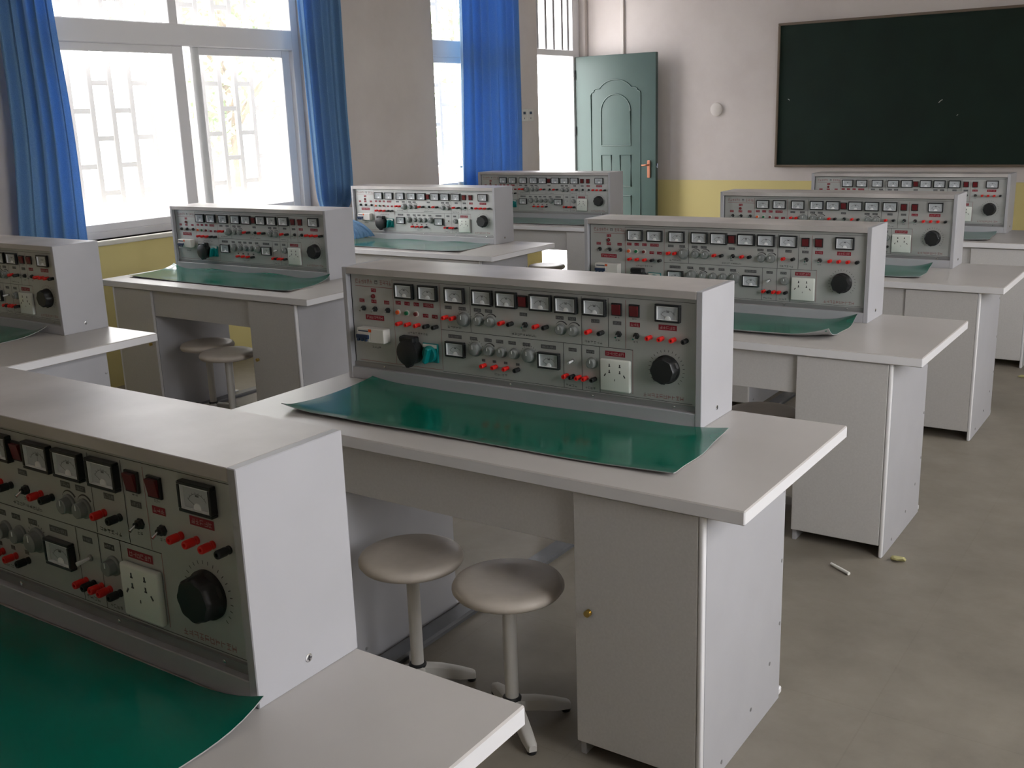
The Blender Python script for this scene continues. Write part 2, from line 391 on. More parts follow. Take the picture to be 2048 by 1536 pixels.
for y in (6.70, 6.81):
    bm = nb(); box(bm, XW, XW+.012, y-.054, y+.054, 1.535, 1.65, .004); pl = obj('face_plate', bm, 'bone', sk, off=sk.location)
    bm = nb(); box(bm, XW+.008, XW+.0135, y-.02, y+.02, 1.60, 1.625); obj('socket_slot', bm, 'navy', pl, off=sk.location)
    bm = nb(); box(bm, XW+.008, XW+.013, y-.004, y+.004, 1.555, 1.57); obj('socket_pin_hole', bm, 'line', pl, off=sk.location)

# bottle on the sill of the narrow window
bt = thing('water_bottle', 'clear plastic water bottle on the sill left of the bright blue curtain', 'bottle', (-3.335, 5.70, .93))
bm = nb(); lathe(bm, [(.028, 0), (.032, .008), (.032, .06), (.030, .065), (.030, .10), (.032, .105), (.032, .15), (.024, .185), (.013, .205), (.013, .225)], 20)
obj('bottle_body', bm, 'pet', bt)
bm = nb(); lathe(bm, [(.015, .222), (.016, .224), (.016, .238), (.014, .240)], 18); obj('bottle_cap', bm, 'sockw', bt)
bm = nb(); lathe(bm, [(.0325, .072), (.0325, .098)], 20, caps=False); obj('bottle_label', bm, 'dial', bt)

# ------------------------------------------------------------------ curtains
def curtain(rows, n, label, folds, seed, tail=None):
    """rows: (x, y centre, z, width, amplitude); the sheet follows the rows with vertical folds"""
    rnd = random.Random(seed); ph = [rnd.uniform(-.5, .5) for _ in range(7)]
    bm = nb(); grid = []
    def spl(t):
        k = t*(len(rows)-1); i = min(int(k), len(rows)-2); f = k-i
        p = [rows[max(i-1, 0)], rows[i], rows[i+1], rows[min(i+2, len(rows)-1)]]
        return [.5*((2*p[1][q])+(-p[0][q]+p[2][q])*f+(2*p[0][q]-5*p[1][q]+4*p[2][q]-p[3][q])*f*f+(-p[0][q]+3*p[1][q]-3*p[2][q]+p[3][q])*f**3) for q in range(5)]
    nt_ = 14*(len(rows)-1)
    for j in range(nt_+1):
        t = j/nt_; x, yc, z, wd, am = spl(t); line = []
        for i in range(n+1):
            s = i/n
            w1 = math.sin(2*PI*folds*s+ph[0]+.5*math.sin(2*PI*(s*1.7+ph[1]))+.5*math.sin(3*t+ph[2]*4))
            w2 = math.sin(2*PI*folds*2.3*s+ph[3]*5+1.2*t)
            line.append(bm.verts.new((x+am*(w1*.8+w2*.22), yc+(s-.5)*wd+am*.35*math.cos(2*PI*folds*s+ph[4]), z+(.004*w2 if j == nt_ else 0))))
        grid.append(line)
    for a, b in zip(grid, grid[1:]):
        for i in range(n): bm.faces.new((a[i], a[i+1], b[i+1], b[i]))
    o = tag(obj('curtain', bm, 'cloth', loc=(rows[0][0], rows[0][1], rows[0][2]), angle=180), label, 'curtain', 'blue window curtains')
    sm = o.modifiers.new('thickness', 'SOLIDIFY'); sm.thickness = .002; sm.offset = 0
    return o
c1 = curtain([(-3.20, 1.56, 3.05, .34, .030), (-3.20, 1.56, 2.30, .36, .030), (-3.19, 1.56, 1.6, .40, .030), (-3.19, 1.53, .98, .45, .030), (-3.19, 1.52, .62, .46, .032)],
        90, 'hazy blue curtain on the big window, above the console cropped by the picture edge', 5, 3)
c2 = curtain([(-3.19, 3.885, 3.05, .46, .034), (-3.19, 3.885, 2.44, .46, .034), (-3.19, 3.89, 1.75, .43, .034), (-3.18, 3.89, 1.15, .42, .036), (-3.16, 3.86, .98, .34, .034), (-3.02, 3.70, .93, .20, .03),
         (-2.88, 3.64, .90, .15, .03), (-2.78, 3.62, .875, .17, .03), (-2.70, 3.61, .83, .19, .026), (-2.655, 3.60, .786, .22, .014)],
        90, 'blue curtain gathered at its foot, hanging between the big window and the bare grey wall', 5, 8)
c3 = curtain([(-3.19, 6.02, 3.05, .90, .036), (-3.19, 6.02, 2.3, .91, .036), (-3.19, 6.01, 1.5, .95, .038), (-3.19, 6.0, 1.0, .98, .038), (-3.19, 6.0, .55, 1.0, .038)],
        150, 'bright blue curtain drawn across the narrow window beside the doorway', 7, 5)
bm = nb(); cyl(bm, (-3.19, 1.3, 3.08), (-3.19, 6.62, 3.08), .012)
for y in (1.45, 4.3, 6.5): cyl(bm, (XW, y, 3.08), (-3.19, y, 3.08), .008)
tag(obj('curtain_rail', bm, 'frame', loc=(-3.19, 4, 3.08)), 'white curtain rail along the window wall above the blue curtains', 'curtain rail')

# ------------------------------------------------------------------ benches
HT, TT, BW, BD = .76, .034, 1.666, .726
BENCH = {'M': (0, 0, 0), 'R3': (-.012, 1.608, .01), 'R4': (-.025, 3.184, .13), 'R5': (-.052, 4.841, -.18), 'F': (.01, -1.60, -.11),
         'L1': (-2.893, -.013, .03), 'L2': (-2.892, 1.591, .02), 'L3': (-2.935, 3.238, -.32), 'L4': (-2.948, 4.845, -.08)}
def place(b, p):
    x, y, t = BENCH[b]; t = math.radians(t); c, s = math.cos(t), math.sin(t)
    return (x+c*p[0]-s*p[1], y+s*p[0]+c*p[1], p[2]), t

bench = thing('lab_bench', '', 'bench', group='lab benches')
bm = nb(); box(bm, 0, BW, 0, BD, HT-TT, HT, .003); bm.normal_update()
for f in bm.faces:
    if abs(f.normal.z) < .5: f.material_index = 1
obj('tabletop', bm, ['top', 'edge'], bench)
bm = nb(); box(bm, .441, 1.225, .030, .048, .577, HT-TT, .0015); obj('apron', bm, 'lamgrey', bench)
screw = nb(); lathe(screw, [(.0055, 0), (.0055, .0012), (.003, .002)], 10); screw_me = mesh('screw', screw, 'alu')
def cabinet(x0, x1, knob_x, right):
    for a, b in ((x0, x0+.016), (x1-.016, x1)):
        bm = nb(); box(bm, a, b, .032, .542, 0.0, HT-TT, .0012); obj('side_panel', bm, 'lam', bench)
    bm = nb(); box(bm, x0+.016, x1-.016, .526, .542, .045, HT-TT, 0); obj('back_panel', bm, 'lamgrey', bench)
    bm = nb(); box(bm, x0+.016, x1-.016, .04, .526, .045, .061, 0); obj('cabinet_floor', bm, 'lamgrey', bench)
    da, db = (x0, x1-.014) if right else (x0+.014, x1)
    bm = nb(); box(bm, da, db, .014, .031, .046, HT-TT-.004, .002); dd = obj('cabinet_door', bm, 'lamgrey', bench)
    bm = nb(); lathe(bm, [(.0085, 0), (.0085, .003), (.006, .004), (.006, .007), (.009, .010), (.0085, .013), (.004, .0145)], 18, 0, Matrix.Translation((knob_x, .014, .415)) @ OUT)
    obj('door_lock', bm, 'brass', dd, label='brass door lock')
    ea, eb = (x1-.0135, x1) if right else (x0, x0+.0135)
    bm = nb(); box(bm, ea, eb, .013, .032, 0, HT-TT, .005, seg=3); obj('edge_strip', bm, 'edge', bench)
    bm = nb(); box(bm, x1-.03, x1-.004, .542, .575, 0, .02, .003); obj('foot', bm, 'edge', bench)
cabinet(.10, .44, .40, False); cabinet(1.226, 1.566, 1.266, True)
SIDE = Matrix.Rotation(PI/2, 4, 'Y')
for xx, pts in ((1.566, [(.528, .62), (.528, .42), (.528, .235), (.46, .145), (.33, .075), (.14, .03)]), (.44, [(.522, .50), (.522, .15), (.09, .05)])):
    for y, z in pts:
        s_ = inst('screw', screw_me, (xx, y, z), bench); s_.rotation_euler = (0, PI/2, 0)

# ------------------------------------------------------------------ power console (origin: middle of its front foot)
CO = Vector((.6925, .51, HT))
con = thing('power_console', '', 'instrument console', group='power consoles on the benches')
c0, c1_, yf, yk = .05, 1.335, .51, BD
def cobj(name, bm, mats, parent=con, label=None, angle=35): return obj(name, bm, mats, parent, off=CO, label=label, angle=angle)
def cinst(name, me, x, y, z, label=None, parent=con): return inst(name, me, Vector((x, y, z))-CO, parent, label)
for a, b in ((c0, c0+.018), (c1_-.018, c1_)):
    bm = nb(); box(bm, a, b, yf, yk, HT, HT+.376, .0015); cobj('side_board', bm, 'lam')
bm = nb(); box(bm, c0+.018, c1_-.018, yf, yk, HT+.354, HT+.376, .0012); cobj('top_board', bm, 'ctop')
bm = nb(); box(bm, c0+.018, c1_-.018, yf+.001, yf+.019, HT, HT+.040, .0015); cobj('bottom_rail', bm, 'lam')
bm = nb(); box(bm, c0+.018, c1_-.018, yk-.010, yk-.002, HT, HT+.354); cobj('back_board', bm, 'lamgrey')
xa, xb = c0+.019, c1_-.019
bm = nb(); prism(bm, [(xa, HT+.040), (xb, HT+.040), (xb, HT+.056), (xa, HT+.056)], yf+.014, yf+.024)
for x in (.20, .704, .991, 1.25): lathe(bm, [(.004, 0), (.004, .0015), (.002, .0022)], 10, 1, Matrix.Translation((x, yf+.014, HT+.048)) @ OUT)
cobj('metal_strip', bm, ['alu', 'chrome'])

# front panel with everything that is printed on it
YP = .530
bm = nb(); box(bm, xa, xb, YP, YP+.003, HT+.056, HT+.354)
YQ = YP-.0005
rnd = random.Random(11)
def vline(x, z0, z1, m=1, wd=.0016): rect(bm, x-wd/2, x+wd/2, z0, z1, YQ, m)
def hline(z, x0, x1, m=1, wd=.0016): rect(bm, x0, x1, z-wd/2, z+wd/2, YQ, m)
def glyphs(x0, x1, z, h, n, m, y=YQ):
    """small strokes standing for the panel's tiny unreadable print"""
    cw = (x1-x0)/n
    for k in range(n):
        a = x0+k*cw+cw*.12; b = x0+(k+1)*cw-cw*.12; t = h*.13
        for q in range(rnd.choice((2, 3))): zz = z-h/2+h*rnd.choice((.06, .35, .5, .68, .94)); rect(bm, a, b, zz-t/2, zz+t/2, y, m)
        for q in range(rnd.choice((1, 2))): xx = a+(b-a)*rnd.choice((.1, .5, .9)); rect(bm, xx-t/2, xx+t/2, z-h/2, z+h/2, y-.0001, m)
def plate(x, z, wd, h, m, gm, n):
    rect(bm, x-wd/2, x+wd/2, z-h/2, z+h/2, YQ, m); glyphs(x-wd*.44, x+wd*.44, z, h*.55, n, gm, YQ-.0003)
# shade round the panel edge painted as black strips, then the dividing lines
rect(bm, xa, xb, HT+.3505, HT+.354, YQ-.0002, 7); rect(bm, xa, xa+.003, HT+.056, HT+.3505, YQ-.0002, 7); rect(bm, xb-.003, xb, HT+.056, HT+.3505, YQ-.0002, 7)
hline(1.073, .089, .250, 3, .002); vline(.249, .824, 1.101, 3); vline(.441, .824, 1.100, 3); hline(.823, .089, .441, 3)
hline(.955, .441, 1.119); vline(.558, .957, 1.098); vline(.954, .957, 1.096); vline(1.041, .957, 1.097); vline(1.096, .957, 1.095, 3)
vline(.891, .820, .954); vline(.953, .820, .954); vline(1.012, .820, .954); vline(1.118, .828, .956, 3); hline(.820, .441, 1.30, 1, .0012)
hline(1.101, .248, 1.306, 1, .0012)
# red and charcoal name plates
for x, z in ((.167, 1.062), (.114, 1.025), (.166, 1.025), (.221, 1.025), (.270, 1.028), (.307, 1.028), (.345, 1.028), (.381, .994), (.418, .994)): plate(x, z, .022, .012, 2, 4, 2)
for x, z, wd, h, n in ((.166, .971, .080, .017, 7), (.394, 1.028, .041, .013, 4), (1.125, 1.028, .032, .013, 3), (1.225, 1.028, .055, .015, 5), (1.062, .938, .064, .015, 6)): plate(x, z, wd, h, 2, 4, n)
for x, z in ((.473, 1.028), (.527, 1.028), (.585, 1.028), (.627, 1.028), (.754, 1.028), (.566, .937), (.621, .937), (.664, .937), (.710, .937), (.762, .937), (.880, 1.028), (.922, 1.028), (.999, 1.028), (1.069, 1.028), (.922, .937), (.981, .937)):
    plate(x, z, .027, .0105, 5, 6, 4)
for x in (.494, .839): plate(x, .937, .052, .012, 5, 6, 8)
for x in (.601, .642, .684, .728): plate(x, .872, .013, .008, 5, 6, 1)
# legends in plain dark print, faded red title and maker's line
for x, z, wd, n in ((.344, .934, .085, 8), (.165, .871, .04, 4), (.494, .966, .055, 5), (.665, .833, .05, 4), (.754, .966, .09, 9), (.992, .966, .06, 6), (.916, .829, .04, 4), (.98, .829, .035, 4)):
    glyphs(x-wd/2, x+wd/2, z, .0065, n, 1)
for x, z in ((.754, .979), (1.07, .979), (1.127, .979), (1.069, 1.044), (1.124, 1.044)): glyphs(x-.008, x+.008, z, .005, 2, 1)
glyphs(.09, .165, 1.089, .014, 6, 3); glyphs(.172, .188, 1.089, .012, 1, 1); glyphs(.195, .245, 1.089, .014, 4, 3)
glyphs(1.150, 1.275, .832, .011, 10, 3)
# tick marks round the knobs
def ticks(x, z, r, n, a0, a1, l=.004, m=1):
    for k in range(n):
        a = a0+(a1-a0)*k/(n-1); d = Vector((math.cos(a), math.sin(a))); q = Vector((-d.y, d.x))*.0007
        pts = [d*r-q, d*(r+l)-q, d*(r+l)+q, d*r+q]
        f = bm.faces.new([bm.verts.new((x+p.x, YQ, z+p.y)) for p in pts]); f.material_index = m
def thick_arc(x, z, r, a0, a1):
    n = 8
    for k in range(n):
        b0, b1 = a0+(a1-a0)*k/n, a0+(a1-a0)*(k+1)/n; w0, w1 = .004*k/n, .004*(k+1)/n
        f = bm.faces.new([bm.verts.new((x+q*math.cos(b), YQ, z+q*math.sin(b))) for q, b in ((r, b0), (r+w0+.0006, b0), (r+w1+.0006, b1), (r, b1))]); f.material_index = 1
ticks(1.222, .911, .049, 22, math.radians(-45), math.radians(225), .006)
for x, z in ((.534, .996), (.573, .906), (.770, .906)): ticks(x, z, .026, 9, math.radians(20), math.radians(160))
for x, z in ((.590, .998), (.635, .998), (.625, .906), (.885, .996), (.928, .996)): thick_arc(x, z, .0205, math.radians(150), math.radians(35))
cobj('front_panel', bm, ['panel', 'line', 'redprint', 'redline', 'glyph', 'greyprint', 'glyphg', 'bezel_and_shade'])

# meters
bm = nb(); mw, mh, mb, md = .0372, .0245, .0055, .013
box(bm, -mw, mw, -md, 0, mh-mb, mh, .0012); box(bm, -mw, mw, -md, 0, -mh, -mh+mb, .0012)
box(bm, -mw, -mw+mb, -md, 0, -mh+mb, mh-mb, .0008); box(bm, mw-mb, mw, -md, 0, -mh+mb, mh-mb, .0008)
meter_me = mesh('meter', bm, 'bezel_and_shade')
def dial_mesh(ang):
    bm = nb(); box(bm, -mw+mb, mw-mb, -.006, 0, -mh+mb, mh-mb)
    for a in ((-mw+mb, -mw+mb+.0014, -mh+mb, mh-mb), (mw-mb-.0014, mw-mb, -mh+mb, mh-mb), (-mw+mb, mw-mb, -mh+mb, -mh+mb+.0014), (-mw+mb, mw-mb, mh-mb-.0014, mh-mb)):
        box(bm, a[0], a[1], -.0115, -.006, a[2], a[3], 0, 2)
    pz = -mh+mb+.004; y = -.0063
    for k in range(14):
        a, b = math.radians(150-120*k/14), math.radians(150-120*(k+1)/14)
        f = bm.faces.new([bm.verts.new((q*math.cos(t), y, pz+q*math.sin(t)*.95)) for q, t in ((.0225, a), (.0235, a), (.0235, b), (.0225, b))]); f.material_index = 1
        if k % 2 == 0:
            d = Vector((math.cos(a), math.sin(a)*.95)); q = Vector((-d.y, d.x))*.0004
            f = bm.faces.new([bm.verts.new((p.x, y, pz+p.y)) for p in (d*.0235-q, d*.0262-q, d*.0262+q, d*.0235+q)]); f.material_index = 1
    d = Vector((math.cos(ang), math.sin(ang))); q = Vector((-d.y, d.x))*.0005
    f = bm.faces.new([bm.verts.new((p.x, y-.0003, pz+p.y)) for p in (d*.006-q, d*.023-q, d*.023+q, d*.006+q)]); f.material_index = 1
    rect(bm, -.004, .004, .002, .0055, y, 1)
    lathe(bm, [(.0085, 0), (.0085, .0015), (.006, .0025)], 16, 2, Matrix.Translation((0, -.006, pz-.001)) @ OUT)
    bmesh.ops.bisect_plane(bm, geom=bm.verts[:]+bm.edges[:]+bm.faces[:], plane_co=(0, 0, -mh+mb), plane_no=(0, 0, -1), clear_outer=True)
    return mesh('dial', bm, ['dial', 'needle', 'dialw'])
d1, d2 = dial_mesh(math.radians(152)), dial_mesh(math.radians(88))
for k, (x, z) in enumerate(((.301, 1.068), (.397, 1.068), (.503, 1.068), (.608, 1.068), (.697, 1.068), (.818, 1.068), (.905, 1.068), (.999, 1.068), (1.228, 1.069), (.497, .897), (.843, .897))):
    m_ = cinst('meter', meter_me, x, YP, z); inst('dial', d2 if k in (3, 5) else d1, (0, 0, 0), m_)

# rocker switches
bm = nb(); box(bm, -.0165, .0165, -.005, 0, -.018, .018, .001, 1)
prism(bm, [(-.0125, -.0145), (.0125, -.0145), (.0125, .0145), (-.0125, .0145)], -.0065, -.004, 0)
for v in bm.verts:
    if v.co.y < -.0055: v.co.y -= .005*max(0, v.co.z/.0145)
rock_me = mesh('rocker_switch', bm, ['redp', 'bezel_and_shade'])
for x in (.754, 1.069, 1.124): cinst('rocker_switch', rock_me, x, YP, 1.067, 'dark red rocker switch')
# toggle switches
bm = nb(); lathe(bm, [(.0095, 0), (.0095, .003), (.008, .004), (.008, .008), (.0055, .009)], 6, 0, OUT); lathe(bm, [(.0052, .008), (.0048, .0125)], 12, 0, OUT)
tog_me = mesh('toggle_switch', bm, 'black')
bm = nb(); cyl(bm, (0, -.011, 0), (0, -.022, -.006), .0022, .003, 10); lev_me = mesh('lever', bm, 'chrome')
for x, z in ((.121, 1.0), (.171, 1.0), (.226, 1.0), (.760, .997), (1.075, .997), (1.130, .997)):
    t_ = cinst('toggle_switch', tog_me, x, YP, z); inst('lever', lev_me, (0, 0, 0), t_)
bm = nb(); lathe(bm, [(.006, 0), (.006, .003), (.0035, .004)], 12, 1, OUT); cyl(bm, (0, -.003, 0), (-.002, -.026, -.003), .0025, .004, 10, 0)
cinst('slender_toggle', mesh('slender_toggle', bm, ['dialw', 'alu']), .924, YP, .905, 'white lever switch')
# push buttons and lamp
bm = nb(); lathe(bm, [(.0095, 0), (.0095, .0025), (.0078, .003)], 18, 1, OUT); lathe(bm, [(.0068, .002), (.0068, .008), (.0055, .009)], 18, 0, OUT)
b0 = mesh('push_button', bm, ['orange', 'bone'])
def recol(me, name, k):
    m2 = me.copy(); m2.name = name; m2.materials[0] = M[k]; return m2
for x, k, lb in ((.268, 'orange', 'orange push button'), (.305, 'green', 'green push button'), (.343, 'redp', 'dark red push button')):
    cinst('push_button', b0 if k == 'orange' else recol(b0, 'push_button', k), x, YP, .997, lb)
bm = nb(); lathe(bm, [(.008, 0), (.008, .002), (.0062, .0025), (.0062, .006), (.004, .009), (.001, .010)], 16, 0, OUT)
cinst('indicator_lamp', mesh('indicator_lamp', bm, 'redp'), .165, YP, 1.042, 'small red indicator lamp')
# binding posts
bm = nb(); lathe(bm, [(.0068, 0), (.0068, .003), (.0058, .004), (.0058, .007), (.0070, .008), (.0070, .023), (.0062, .0245), (.0032, .0245), (.0028, .018)], 12, 0, OUT)
post_me = mesh('binding_post', bm, 'red'); postb_me = recol(post_me, 'binding_post', 'black')
for x, z in ((.277, .962), (.313, .962), (.351, .962), (.466, .997), (.496, .997), (.679, .997), (.803, .997), (.606, .857), (.648, .857), (.690, .857), (.981, .997), (1.173, .997), (1.209, .997), (1.245, .997), (.902, .858), (.945, .858), (.968, .858)):
    cinst('binding_post', post_me, x, YP, z, 'red binding post')
for x, z in ((.388, .962), (.424, .962), (.712, .997), (.730, .857), (.836, .997), (1.022, .997), (1.281, .997), (.924, .858), (.996, .858)):
    cinst('binding_post', postb_me, x, YP, z, 'black binding post')
# grey control knobs, two sizes
def knob_mesh(r, d):
    bm = nb(); pr = [(r, 0), (r, d*.18), (r*.80, d*.26), (r*.74, d*.94), (r*.66, d)]
    lathe(bm, pr, 22, 0, OUT); box(bm, -.0012, .0012, -d-.0006, -d+.002, r*.1, r*.64, 0, 1)
    return mesh('control_knob', bm, ['knob', 'dialw'])
kb, ks = knob_mesh(.0235, .020), knob_mesh(.0175, .018)
for x, z in ((.534, .995), (.573, .905), (.772, .905)): cinst('control_knob', kb, x, YP, z)
for x, z in ((.590, .996), (.635, .996), (.627, .905), (.673, .905), (.719, .905), (.885, .994), (.928, .994), (.988, .905)): cinst('control_knob', ks, x, YP, z)
# circuit breaker
bm = nb(); box(bm, .112, .168, YP-.034, YP, .893, .940, .002); box(bm, .1685, .228, YP-.034, YP, .893, .940, .002)
rect(bm, .119, .162, .9285, .9325, YP-.0344, 1); rect(bm, .163, .176, .928, .938, YP-.0344, 2)
br_ = cobj('circuit_breaker', bm, ['bone', 'navy', 'orange'], label='cream circuit breaker')
bm = nb(); box(bm, .113, .166, YP-.041, YP-.034, .906, .919, .001)
cobj('breaker_lever', bm, 'navy', br_, label='navy breaker lever bar')
for x in (.122, .138, .154):
    bm = nb(); box(bm, x-.005, x+.004, YP-.042, YP-.034, .897, .9055, .001); cobj('breaker_toggle', bm, 'navy', br_)
# black industrial socket with flap
bm = nb(); box(bm, .284, .350, YP-.016, YP, .862, .925, .004)
lathe(bm, [(.041, 0), (.041, .020), (.042, .023), (.042, .036), (.037, .039)], 26, 0, Matrix.Translation((.323, YP, .874)) @ OUT)
prism(bm, [(.303, .850), (.343, .850), (.336, .836), (.328, .826), (.318, .826), (.310, .836)], YP-.037, YP-.014)
cp_ = cobj('industrial_socket', bm, 'black', label='black round socket with flap cover')
bm = nb(); box(bm, .290, .350, YP-.034, YP-.012, .906, .926, .004); cobj('flap_hinge', bm, 'black', cp_)
# teal rotary switch
bm = nb(); box(bm, .366, .428, YP-.008, YP, .845, .907, .002, 1); box(bm, .369, .425, YP-.0086, YP-.006, .893, .9045, .0, 2)
rs = cobj('rotary_switch', bm, ['teal', 'teal', 'bone'], label='teal rotary switch')
bm = nb(); lathe(bm, [(.027, 0), (.027, .008), (.024, .011)], 24, 0, Matrix.Translation((.397, YP-.008, .873)) @ OUT)
t = nb(); box(t, -.008, .008, -.036, -.016, -.028, .026, .004); merge(bm, t, 0, Matrix.Translation((.397, YP, .872)) @ Matrix.Rotation(math.radians(18), 4, 'Y'))
cobj('switch_handle', bm, 'teal', rs)
# white mains socket
SX, SZ = 1.0665, .877
bm = nb(); box(bm, SX-.0485, SX+.0485, YP-.013, YP, SZ-.047, SZ+.047, .005, 0, 3)
sw = cobj('mains_socket', bm, 'sockw', label='white mains socket')
for dx, dz, a in ((-.0167, .030, 0), (.0167, .030, 0), (-.0167, .012, 0), (.0167, .012, 0), (-.031, .001, .6), (.031, .001, -.6), (0, -.012, 0)):
    bm = nb(); t = nb(); s_ = .6 if (dx == 0) else 1; pts = [(-.0016*s_, -.0045*s_), (.0016*s_, -.0045*s_), (.0016*s_, .0045*s_), (-.0016*s_, .0045*s_)]
    if dx and a == 0: pts = [(-.0030, -.0045), (.0030, -.0045), (.0030, -.0022), (.0016, -.0015), (.0016, .0045), (-.0016, .0045), (-.0016, -.0015), (-.0030, -.0022)]
    prism(t, pts, -.0004, .001); merge(bm, t, 0, Matrix.Translation((SX+dx, YP-.0131, SZ+dz)) @ Matrix.Rotation(a, 4, 'Y'))
    cobj('pin_hole', bm, 'line', sw)
# large black regulator knob
bm = nb()
t = nb(); n_ = 48; prof = [(1.0, 0), (1.0, .006), (.93, .010), (.90, .029), (.82, .033)]
rings = []
for r, h in prof:
    rings.append([t.verts.new((.0395*r*(1+(.035*math.cos(8*2*PI*k/n_) if h > .008 else .02))*math.cos(2*PI*k/n_), .0395*r*(1+(.035*math.cos(8*2*PI*k/n_) if h > .008 else .02))*math.sin(2*PI*k/n_), h)) for k in range(n_)])
for a, b in zip(rings, rings[1:]):
    for k in range(n_): t.faces.new((a[k], a[(k+1) % n_], b[(k+1) % n_], b[k]))
t.faces.new(rings[-1]); t.faces.new(rings[0][::-1]); merge(bm, t, 0, Matrix.Translation((1.222, YP, .911)) @ OUT)
prism(bm, [(1.197, .885), (1.206, .872), (1.218, .868), (1.214, .884)], YP-.008, YP, 0)
cobj('regulator_knob', bm, 'black', label='large black regulator knob')
# side fixing screws
bm = nb(); lathe(bm, [(.007, 0), (.007, .001), (.0045, .0018), (.002, .0012)], 14); box(bm, -.0045, .0045, -.0009, .0009, .0012, .0024, 0, 1); box(bm, -.0009, .0009, -.0045, .0045, .0012, .0024, 0, 1); fs = mesh('fixing_screw', bm, ['chrome', 'line'])
for y, z in ((.616, .795),):
    s_ = cinst('fixing_screw', fs, c1_, y, z); s_.rotation_euler = (0, PI/2, 0)

# ------------------------------------------------------------------ benches and consoles on their places
BL = {'M': 'nearest bench shown whole, with two stools under it and a glossy green mat',
      'R3': 'second bench seen down the aisle, behind the bench with two stools showing',
      'R4': 'third bench along the aisle, second from last before the blackboard',
      'R5': 'farthest bench in the row along the aisle, under the blackboard',
      'F': 'closest bench, cut off by the bottom of the picture, beside a screwed console side',
      'L1': 'window-side bench cut off by the picture edge, below the hazy blue curtain',
      'L2': 'window-side bench in front of the big window, with two dark stools beneath',
      'L3': 'window-side bench with the blue curtain end lying on its mat',
      'L4': 'farthest window-side bench, near the open green door'}
CL = {'M': 'instrument console on the nearest bench shown whole, above the two front stools',
      'R3': 'instrument console just behind the nearest fully shown one, along the aisle',
      'R4': 'instrument console second from the blackboard along the aisle',
      'R5': 'instrument console farthest down the aisle, directly under the blackboard',
      'F': 'closest instrument console with dirty top, cropped by the picture edge',
      'L1': 'instrument console cropped by the picture edge, under the hazy blue curtain',
      'L2': 'instrument console in front of the big barred window',
      'L3': 'brightly shining instrument console in front of the bare grey wall between windows',
      'L4': 'dim instrument console in front of the open green door'}
for i, b in enumerate(BENCH):
    loc, th = place(b, (0, 0, 0))
    if i == 0: bench.location = loc; bench.rotation_euler = (0, 0, th); bench['label'] = BL[b]
    else: dup(bench, loc, th, BL[b])
    loc, th = place(b, CO)
    if i == 0: con.location = loc; con.rotation_euler = (0, 0, th); con['label'] = CL[b]
    else: dup(con, loc, th, CL[b])

# ------------------------------------------------------------------ green mats
def bench_mat(b, fl, bl, br, fr, lifts, front, label, seed, backlift=0.):
    """corners in bench coordinates; lifts for (fl, bl, br, fr); front: lift of the whole front edge"""
    rnd = random.Random(seed); nx, ny = 44, 18; h = .0022
    ph = [rnd.uniform(0, 6) for _ in range(6)]
    P = [Vector(q) for q in (fl, bl, br, fr)]
    def z(s, t):
        v = 0
        for (cs, ct), l in zip(((0, 0), (0, 1), (1, 1), (1, 0)), lifts):
            d = math.hypot((s-cs)*1.28, (t-ct)*.42); v += l*max(0, 1-d/.16)**2
        v += front*max(0, 1-t*.42/.05)**2*(.75+.25*math.sin(5*s+ph[0]))
        v += backlift*max(0, 1-(1-t)*.42/.03)**2*(.5+.5*math.sin(17*s+ph[4]))
        v += .0012*(1+math.sin(9*s+ph[1]+2*t))*(.3+abs(t-.5))+.0006*(1+math.sin(23*s+ph[2])*math.sin(7*t+ph[3]))
        return v
    bm = nb(); lay = []
    for k in (1, 0):
        g = []
        for j in range(ny+1):
            t = j/ny; row = []
            for i in range(nx+1):
                s = i/nx; p = (P[0]*(1-s)+P[3]*s)*(1-t)+(P[1]*(1-s)+P[2]*s)*t
                wob = .003*math.sin(11*t+ph[5])*(2*s-1)**8
                x, y = p.x+wob, p.y+.0025*math.sin(13*s+ph[0])*(1-t)
                row.append(bm.verts.new((x, y, HT+.0008+z(s, t)+h*k)))
            g.append(row)
        lay.append(g)
    for k, g in enumerate(lay):
        for j in range(ny):
            for i in range(nx):
                q = [g[j][i], g[j][i+1], g[j+1][i+1], g[j+1][i]]
                f = bm.faces.new(q if k == 0 else q[::-1]); f.material_index = k
    def rim(a, b_):
        f = bm.faces.new((a[0], a[1], b_[1], b_[0])); f.material_index = 1
    T, B = lay
    for i in range(nx): rim((B[0][i], B[0][i+1]), (T[0][i], T[0][i+1])); rim((T[ny][i], T[ny][i+1]), (B[ny][i], B[ny][i+1]))
    for j in range(ny): rim((T[j][0], T[j+1][0]), (B[j][0], B[j+1][0])); rim((B[j][nx], B[j+1][nx]), (T[j][nx], T[j+1][nx]))
    loc, th = place(b, (.7, .3, HT))
    bmesh.ops.translate(bm, vec=(-.7, -.3, -HT), verts=bm.verts[:])
    o = inst('bench_mat', mesh('bench_mat', bm, ['matgreen', 'matback'], 60), loc, None, None, th)
    return tag(o, label, 'mat', 'green bench mats')
bench_mat('M', (.155, .095), (.16, .503), (1.415, .503), (1.437, .121), (.016, .014, .014, .002), .007, 'large glossy green mat on the nearest bench shown whole', 1)
bench_mat('F', (.12, .10), (.12, .503), (1.355, .503), (1.362, .10), (.01, .01, .030, .004), .004, 'dark green mat with a curled corner, cut off by the bottom of the picture', 2)
bench_mat('R3', (.10, .115), (.10, .503), (1.300, .503), (1.300, .128), (.02, .02, .032, .028), .020, 'green mat with its grey underside curling up at the front, behind the nearest full console', 3)
bench_mat('R4', (.10, .108), (.10, .503), (1.235, .503), (1.262, .108), (.01, .01, .026, .006), .004, 'green mat on the second-last bench before the blackboard', 4)
